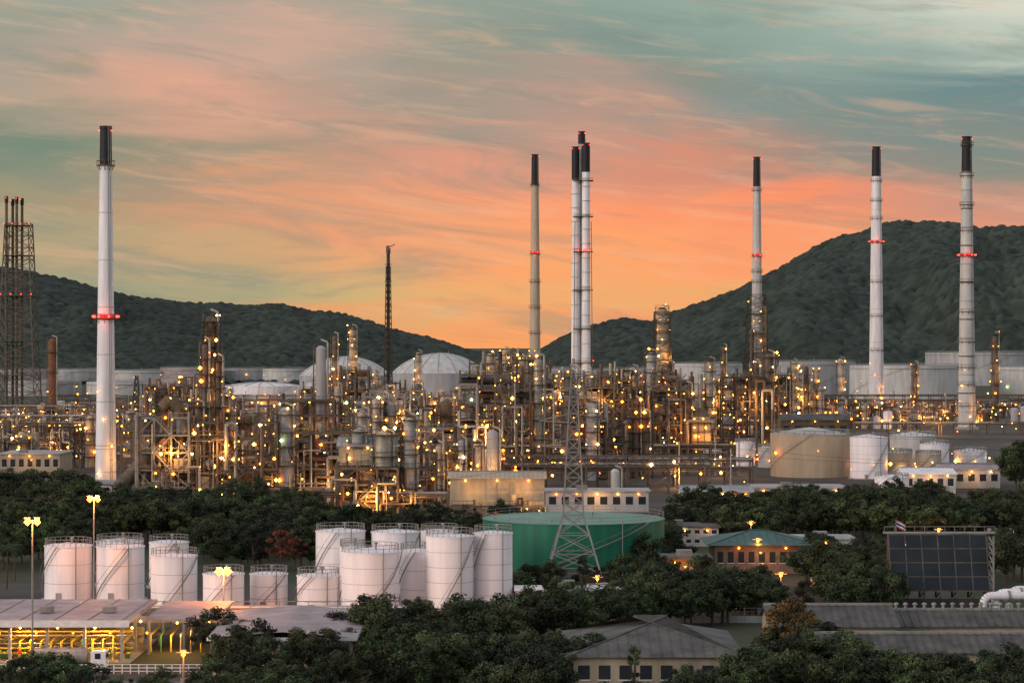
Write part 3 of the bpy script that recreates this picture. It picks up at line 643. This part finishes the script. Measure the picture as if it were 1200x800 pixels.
mb.box(xa,y0+1,.05,xb,y1,.2,'concrete'); mb.box(xa,y0+13,.2,xb,y0+13.3,3.2,'beige')
mb.build('tanker_loading_canopy')
mb=MB(); mb.box(-47,309,4.3,-38,330,4.6,'roofpink'); 
for x in (-46.5,-42,-38.5):
    for y in (309.5,319,329): mb.beam((x,y,0),(x,y,4.3),.3,'palegrey')
lamp(mb,(-43,310.5,3.9),.15,'lamp_warm'); lamp(mb,(-39,312,3.9),.15,'lamp_warm'); plight((-43,310.0,3.2),1300,(1,.52,.13),.1)
for q in range(7): mb.tube([(-46.5+q*1.3,311,.1),(-46.5+q*1.3,311,2+R.random()),(-46.5+q*1.3,318,2.4)],.13,R.choice(['yellow','pipegreen','silver']),8)
mb.build('pump_canopy')
mb=MB(); 
x0,x1,ya,yb=-36.5,-18.5,289,315
mb.add([(x0,ya,4.6),(x1,ya,4.6),(x1,yb,5.0),(x0,yb,5.0),((x0+x1)/2,ya,5.3),((x0+x1)/2,yb,5.7)],[(0,4,5,3),(4,1,2,5)],'roofpink')
mb.add([(x0,ya,4.3),(x1,ya,4.3),(x1,yb,4.5),(x0,yb,4.5)],[(0,1,2,3)],'offwhite')
mb.box(x0,ya-.1,4.25,x1,ya-.003,4.65,'paint')
for i in range(4):
    for yy in (ya+1,ya+12,yb-1): mb.beam((x0+.8+(x1-x0-1.6)*i/3,yy,0),(x0+.8+(x1-x0-1.6)*i/3,yy,4.3),.32,'palegrey')
    lamp(mb,(x0+3+i*4,ya+2,3.8),.15,'lamp_amber')
plight((x0+5,ya+1,3.0),1200,(1,.38,.10),.1); plight((x0+13,ya+1,3.0),1200,(1,.38,.10),.1)
mb.build('vehicle_canopy')
mb=MB()
for i in range(5): mb.cyl((-60,333+i*.7,3.2),(-12,333+i*.7,3.2),.2,.2,['silver','white','galv','offwhite','silver'][i],8)
for i in range(13): mb.beam((-60+i*4,332.5,0),(-60+i*4,332.5,3.4),.25,'palegrey'); mb.beam((-60+i*4,332.4,4.3),(-56+i*4 if i<12 else -11,332.4,4.3),.1,'galv'); mb.beam((-60+i*4,332.4,3.4),(-60+i*4,332.4,4.3),.1,'galv')
for i in range(10): lamp(mb,(-58+i*5,332,2.8),.13,'lamp_amber')
mb.build('pipe_rack')
# road with kerbs, markings, fence
sheet('access_road',-140,270,-20,296,0.03,'asphalt'); 
for xs_ in range(-100,-22,6): sheet('road_marking',xs_,284,xs_+3,284.18,0.045,'paint')
mb=MB(); mb.box(-140,296,0,-36,296.35,.14,'concrete'); mb.build('kerb')
mb=MB()
for i in range(50):
    x=-78+i*1.0; mb.box(x,291,.03,x+.12,291.1,1.2,'paint')
for z in (.35,.75,1.15): mb.beam((-78,291.05,z),(-28,291.05,z),.09,'paint')
mb.build('railing_fence')
mb=MB()
for i in range(60):
    x=-105+i*3.0; mb.box(x,344,0,x+.15,344.15,2.2,'galv')
mb.box(-105,344.02,0,70,344.12,1.0,'concrete'); mb.beam((-105,344.08,2.1),(70,344.08,2.1),.07,'galv'); mb.beam((-105,344.08,1.6),(70,344.08,1.6),.05,'galv')
mb.build('perimeter_fence')
def truck(x,y):
    mb=MB()
    mb.cyl((x,y,1.9),(x+6.5,y,1.9),.95,.95,'silver',18); mb.box(x-.2,y-.5,.8,x+8.6,y+.5,1.0,'darksteel')
    mb.box(x+7,y-1.1,.6,x+8.8,y+1.1,2.5,'white'); mb.box(x+8.3,y-1.0,1.6,x+8.83,y+1.0,2.3,'window'); mb.box(x+7.5,y-1.13,1.6,x+8.2,y+1.13,2.3,'window')
    for wx in (.8,2.0,6.6,8.0):
        for s in (-1,1): mb.cyl((x+wx,y+s*.75,.5),(x+wx,y+s*1.05,.5),.5,.5,'black',14); mb.cyl((x+wx,y+s*1.05,.5),(x+wx,y+s*1.08,.5),.25,.25,'galv',10)
    for q in range(4): mb.vcyl(x+1+q*1.6,y,2.8,3.0,.3,'galv',10)
    mb.build('tanker_truck')
truck(-58,293.7)
# ------------------------------------------------------------------ trees
def make_tree(name,seed,nclump=34,nleaf=150,cr=3.6,leaf='leaf',lo=.32,ls=.34,flat=.36):
    r=np.random.RandomState(seed); mb=MB(); h=10.0
    b=(r.uniform(-.3,.3),r.uniform(-.3,.3),h*.32)
    mb.cyl((0,0,0),b,.28,.2,'bark',7,False)
    C=[]
    for i in range(nclump):
        while True:
            p=r.uniform(-1,1,3)
            if .25<np.linalg.norm(p)<1: break
        p=p/np.linalg.norm(p)*np.linalg.norm(p)**.45
        C.append((p[0]*cr*r.uniform(.7,1.18),p[1]*cr*r.uniform(.7,1.18),h*(lo+flat)+p[2]*h*flat*r.uniform(.75,1.1)))
    for i in range(9): mb.cyl(b,C[i],.13,.04,'bark',5,False)
    mb.cyl(b,(b[0],b[1],h*.75),.18,.05,'bark',5,False)
    nt=len(mb.v); nf=len(mb.f)
    C=np.array(C)
    ct=r.uniform(.3,2.0,nclump); rc=r.uniform(.6,1.4,nclump)*(1 if cr>2 else .5)
    idx=np.repeat(np.arange(nclump),nleaf); N=len(idx)
    g=r.normal(size=(N,3)); g/=np.linalg.norm(g,axis=1)[:,None]; rad=r.uniform(.45,1.12,N)
    pos=C[idx]+g*(rad*rc[idx])[:,None]*np.array([1,1,.7])
    nrm=g+r.normal(size=(N,3))*.55+np.array([0,0,.35]); nrm/=np.linalg.norm(nrm,axis=1)[:,None]
    t=np.cross(nrm,r.normal(size=(N,3))); t/=np.linalg.norm(t,axis=1)[:,None]; bt=np.cross(nrm,t)
    s=(ls*r.uniform(.4,1.15,N))[:,None]
    q=np.stack([pos-t*s,pos-bt*s*.55,pos+t*s,pos+bt*s*.55],1).reshape(-1,3)
    V=np.vstack([np.array(mb.v),q]); Fq=(np.arange(N*4).reshape(-1,4)+nt).tolist()
    me=bpy.data.meshes.new(name); me.from_pydata(V.tolist(),[],mb.f+[tuple(f) for f in Fq])
    me.materials.append(MAT['bark']); me.materials.append(MAT[leaf]); me.polygons.foreach_set('material_index',[0]*nf+[1]*N)
    tint=np.concatenate([np.ones(nt),np.repeat(ct[idx]*r.uniform(.6,1.4,N),4)]).astype(np.float32)
    a=me.attributes.new('tint','FLOAT','POINT'); a.data.foreach_set('value',tint); me.update(); return me
TM=[make_tree('tree_mesh',s,nclump=n,cr=c,ls=l,flat=f,lo=lo) for s,n,c,l,f,lo in ((1,38,4.2,.27,.33,.3),(2,30,3.3,.25,.38,.2),(3,44,4.8,.28,.30,.34),(4,26,2.8,.24,.40,.16),(5,40,4.4,.24,.34,.26),(6,32,3.9,.30,.34,.28))]
TR=make_tree('tree_red',11,nclump=24,cr=3.6,leaf='leafred',nleaf=90); TG=make_tree('tree_gold',12,nclump=36,cr=3.8,leaf='leafgold',ls=.26)
def put(me,x,y,h,name='broadleaf_tree',wide=1):
    o=bpy.data.objects.new(name,me); o.location=(x,y,0); s=h/10; o.scale=(s*wide,s*wide,s); o.rotation_euler=(0,0,R.uniform(0,6.28)); scene.collection.objects.link(o)
def grove(px0,px1,by0,by1,h0,h1,n):
    for i in range(n):
        by=R.uniform(by0,by1); d=D(by); px=px0+(px1-px0)*(i+R.random())/n; put(R.choice(TM),X(px,d),d,R.uniform(h0,h1),wide=R.uniform(.9,1.3))
grove(-20,375,606,640,5.5,10,105); grove(-20,120,640,668,6,9,22); grove(225,372,640,668,5,8.5,26); grove(-20,110,596,606,8,11,16)
grove(790,1040,614,640,6,10,46); grove(1000,1215,608,640,6,10,40); grove(905,1100,604,616,7,9,20)
grove(600,790,690,720,4,6.5,12); grove(735,835,695,740,5,8,20); grove(835,905,705,740,5,7.5,12); grove(740,800,640,680,5,8,10); grove(940,1050,665,730,5,8,34); grove(1150,1215,655,690,6,9,12)
grove(-10,120,810,850,4,6.5,9); grove(120,240,812,850,3,5,7); grove(250,420,768,850,5,7,22); grove(430,560,752,830,6.5,8.8,24); grove(560,640,750,850,5.5,7.5,14); grove(620,700,735,760,5,7.5,10); grove(600,675,800,850,5,7,10)
grove(690,800,845,880,4,5.5,8); grove(800,880,825,860,5,6.5,8); grove(870,1000,790,850,6.5,8.5,14); grove(1000,1215,826,866,5.2,7.4,26); grove(620,760,738,752,5,7,10)
grove(1185,1212,560,580,12,15,4); grove(575,625,640,655,5,8,8); grove(400,470,640,660,8,10,5); grove(375,640,622,636,4,7,22)
for px,by,h in ((330,670,7),(345,668,5.5),(660,755,5)): d=D(by); put(TR,X(px,d),d,h,'flame_tree')
for px,by,h in ((925,795,9.2),(945,800,8),(1010,690,5),(885,720,5)): d=D(by); put(TG,X(px,d),d,h,'golden_shower_tree')
def palm():
    mb=MB(); h=8
    for i in range(8): mb.cyl((.05*i,0,i),(.05*(i+1),0,i+1),.2-.01*i,.19-.01*i,'bark',8,False)
    for k in range(22):
        t=k*2.4; el=R.uniform(-.1,1.2); P=[]; L=R.uniform(2.6,3.4); x,z=0.0,0.0; a=el
        for i in range(8): P.append((x,z)); x+=L/7*math.cos(a); z+=L/7*math.sin(a); a-=.28
        for i in range(7):
            c,s=math.cos(t),math.sin(t)
            for sd in (-1,1):
                for q in (0,.5):
                    px_,pz=P[i][0]+(P[i+1][0]-P[i][0])*q,P[i][1]+(P[i+1][1]-P[i][1])*q
                    l=.75*(1-abs(i-3)/5); 
                    v=[(px_,0,pz),(px_+.13,0,pz),(px_+.35,sd*l,pz-l*.45)]
                    mb.add([(.4+a_*c-b_*s,a_*s+b_*c,h+z_) for a_,b_,z_ in v],[(0,1,2)],'leaf')
    me=bpy.data.meshes.new('palm_mesh'); me.from_pydata(mb.v,[],mb.f); me.materials.append(MAT['bark']); me.materials.append(MAT['leaf'])
    me.polygons.foreach_set('material_index',[0 if m=='bark' else 1 for m in mb.m])
    a=me.attributes.new('tint','FLOAT','POINT'); a.data.foreach_set('value',[1.3]*len(mb.v)); return me
PMh=palm()
for px,by,h in ((948,690,8.5),(962,692,9),(975,688,7.5),(995,700,8),(8,690,8),(-2,700,7),(1030,700,7.5),(690,735,7),(760,705,7),(18,680,7)): d=D(by); put(PMh,X(px,d),d,h,'palm_tree')
CY=make_tree('cypress_mesh',21,nclump=26,cr=1.1,ls=.22,flat=.46,lo=.05,nleaf=90)
for px,by,h in ((655,800,6.5),(684,722,9),(742,830,7),(640,730,7)): d=D(by); put(CY,X(px,d),d,h,'conifer_tree')
# ------------------------------------------------------------------ world sky
w=bpy.data.worlds.new('World'); scene.world=w; w.use_nodes=True; nt=w.node_tree; n=nt.nodes; l=nt.links; n.clear()
w.cycles.sampling_method='NONE'
SUN_EL=math.radians(14); SUN_AZ=math.radians(-125)
out=n.new('ShaderNodeOutputWorld'); bg=n.new('ShaderNodeBackground'); l.new(bg.outputs[0],out.inputs[0]); bg.inputs[1].default_value=1.0
sky=n.new('ShaderNodeTexSky'); sky.sky_type='NISHITA'; sky.sun_disc=False; sky.sun_elevation=SUN_EL; sky.sun_rotation=SUN_AZ
tc=n.new('ShaderNodeTexCoord'); sp=n.new('ShaderNodeSeparateXYZ'); l.new(tc.outputs['Generated'],sp.inputs[0])
def M(op,a,b=None,c=None,clamp=False):
    x=n.new('ShaderNodeMath'); x.operation=op; x.use_clamp=clamp
    for i,v in enumerate((a,b,c)):
        if v is None: continue
        if isinstance(v,(int,float)): x.inputs[i].default_value=v
        else: l.new(v,x.inputs[i])
    return x.outputs[0]
az=M('ARCTAN2',sp.outputs[0],sp.outputs[1]); el=M('ARCSINE',sp.outputs[2])
def noise(sx,sy,tilt,off,detail=6,rough=.6,dist=0):
    cx=n.new('ShaderNodeCombineXYZ'); l.new(M('MULTIPLY',az,sx),cx.inputs[0]); e2=M('ADD',el,M('MULTIPLY',az,tilt)); l.new(M('MULTIPLY',e2,sy),cx.inputs[1]); cx.inputs[2].default_value=off
    t=n.new('ShaderNodeTexNoise'); t.inputs['Scale'].default_value=1; t.inputs['Detail'].default_value=detail; t.inputs['Roughness'].default_value=rough; t.inputs['Distortion'].default_value=dist
    l.new(cx.outputs[0],t.inputs['Vector']); return t.outputs[0]
n1=noise(7,45,.05,1.3,6,.6,.6); n2=noise(6,30,-.06,7.7,5,.55,.4); n3=noise(14,120,.12,3.1,6,.66,.8); n4=noise(8,50,.12,11.2,7,.62,1.0)
tu=M('ADD',M('ADD',M('DIVIDE',az,.4236),.5),M('MULTIPLY',M('SUBTRACT',n2,.5),.30))
tv=M('ADD',M('DIVIDE',el,.1412),M('MULTIPLY',M('SUBTRACT',n1,.5),.40))
tab=[ # elevation fraction, colours along azimuth
 (1.0,[(0,(158,166,150)),(.25,(165,163,148)),(.5,(142,162,150)),(.75,(150,170,158)),(1,(212,216,200))]),
 (.85,[(0,(166,160,146)),(.25,(205,168,150)),(.45,(150,155,142)),(.62,(132,152,143)),(.85,(150,170,160)),(1,(190,200,185))]),
 (.70,[(0,(180,162,142)),(.18,(220,166,142)),(.42,(165,152,137)),(.55,(188,152,136)),(.75,(130,147,142)),(1,(112,140,140))]),
 (.55,[(0,(122,140,122)),(.2,(176,152,128)),(.45,(225,156,130)),(.62,(216,146,120)),(.85,(145,141,132)),(1,(135,142,132))]),
 (.40,[(0,(158,150,122)),(.25,(228,160,120)),(.45,(250,162,118)),(.62,(253,154,110)),(.8,(250,148,108)),(1,(200,150,130))]),
 (.27,[(0,(172,160,128)),(.2,(202,166,124)),(.38,(240,168,116)),(.6,(255,166,108)),(.78,(252,158,110)),(1,(235,152,116))]),
 (.14,[(0,(166,160,128)),(.2,(172,164,128)),(.38,(208,178,122)),(.5,(242,174,112)),(.62,(240,172,110)),(1,(240,162,115))]),
 (.0,[(0,(190,162,122)),(.4,(242,163,106)),(.5,(255,164,98)),(.6,(250,160,104)),(1,(240,156,110))])]
cur=None; prev=None
for tvv,cols in tab:
    r=n.new('ShaderNodeValToRGB'); cr=r.color_ramp; cr.interpolation='EASE'
    while len(cr.elements)<len(cols): cr.elements.new(.5)
    for e,(p,c) in zip(cr.elements,cols): e.position=p; e.color=(*lin(c),1)
    l.new(tu,r.inputs[0])
    if cur is None: cur=r.outputs[0]
    else:
        mr=n.new('ShaderNodeMapRange'); mr.interpolation_type='SMOOTHSTEP'; mr.inputs[1].default_value=tvv; mr.inputs[2].default_value=prev; l.new(tv,mr.inputs[0])
        mx=n.new('ShaderNodeMix'); mx.data_type='RGBA'; l.new(mr.outputs[0],mx.inputs[0]); l.new(r.outputs[0],mx.inputs[6]); l.new(cur,mx.inputs[7]); cur=mx.outputs[2]
    prev=tvv
def mixc(f,a,b,bl='MIX'):
    mx=n.new('ShaderNodeMix'); mx.data_type='RGBA'; mx.blend_type=bl
    for i,v in ((0,f),(6,a),(7,b)):
        if isinstance(v,tuple): mx.inputs[i].default_value=(*v,1)
        elif isinstance(v,(int,float)): mx.inputs[i].default_value=v
        else: l.new(v,mx.inputs[i])
    return mx.outputs[2]
def rng(v,a,b,c=0,d=1):
    mr=n.new('ShaderNodeMapRange'); mr.interpolation_type='SMOOTHSTEP'; mr.inputs[1].default_value=a; mr.inputs[2].default_value=b; mr.inputs[3].default_value=c; mr.inputs[4].default_value=d; l.new(v,mr.inputs[0]); return mr.outputs[0]
cur=mixc(rng(n4,.50,.70,0,.48),cur,lin((130,142,128)))
cur=mixc(rng(n3,.48,.72,0,.30),cur,lin((250,190,150)))
vs=n.new('ShaderNodeVectorMath'); vs.operation='SCALE'; l.new(sky.outputs[0],vs.inputs[0]); vs.inputs['Scale'].default_value=0.06
oc=mixc(1.0,vs.outputs[0],(.50,.48,.51),'ADD')
cur=mixc(rng(el,.17,.5),cur,oc)
back=rng(M('ABSOLUTE',az),.6,1.6); cur=mixc(back,cur,oc)
l.new(cur,bg.inputs[0])
# ------------------------------------------------------------------ sun
from mathutils import Vector
sd=Vector((math.sin(SUN_AZ)*math.cos(SUN_EL),math.cos(SUN_AZ)*math.cos(SUN_EL),math.sin(SUN_EL)))
L=bpy.data.lights.new('sun','SUN'); L.energy=1.15; L.angle=math.radians(18); L.color=(1,.83,.79)
o=bpy.data.objects.new('sun',L); o.rotation_euler=sd.to_track_quat('Z','Y').to_euler(); scene.collection.objects.link(o)
# ------------------------------------------------------------------ camera
c=bpy.data.cameras.new('camera'); c.sensor_width=36; c.lens=36*F/1200; c.clip_start=1; c.clip_end=30000
co=bpy.data.objects.new('camera',c); co.location=(0,0,H); co.rotation_euler=(math.radians(90),0,0); scene.collection.objects.link(co); scene.camera=co
print('objs',len(bpy.data.objects),'plights',NPL[0])
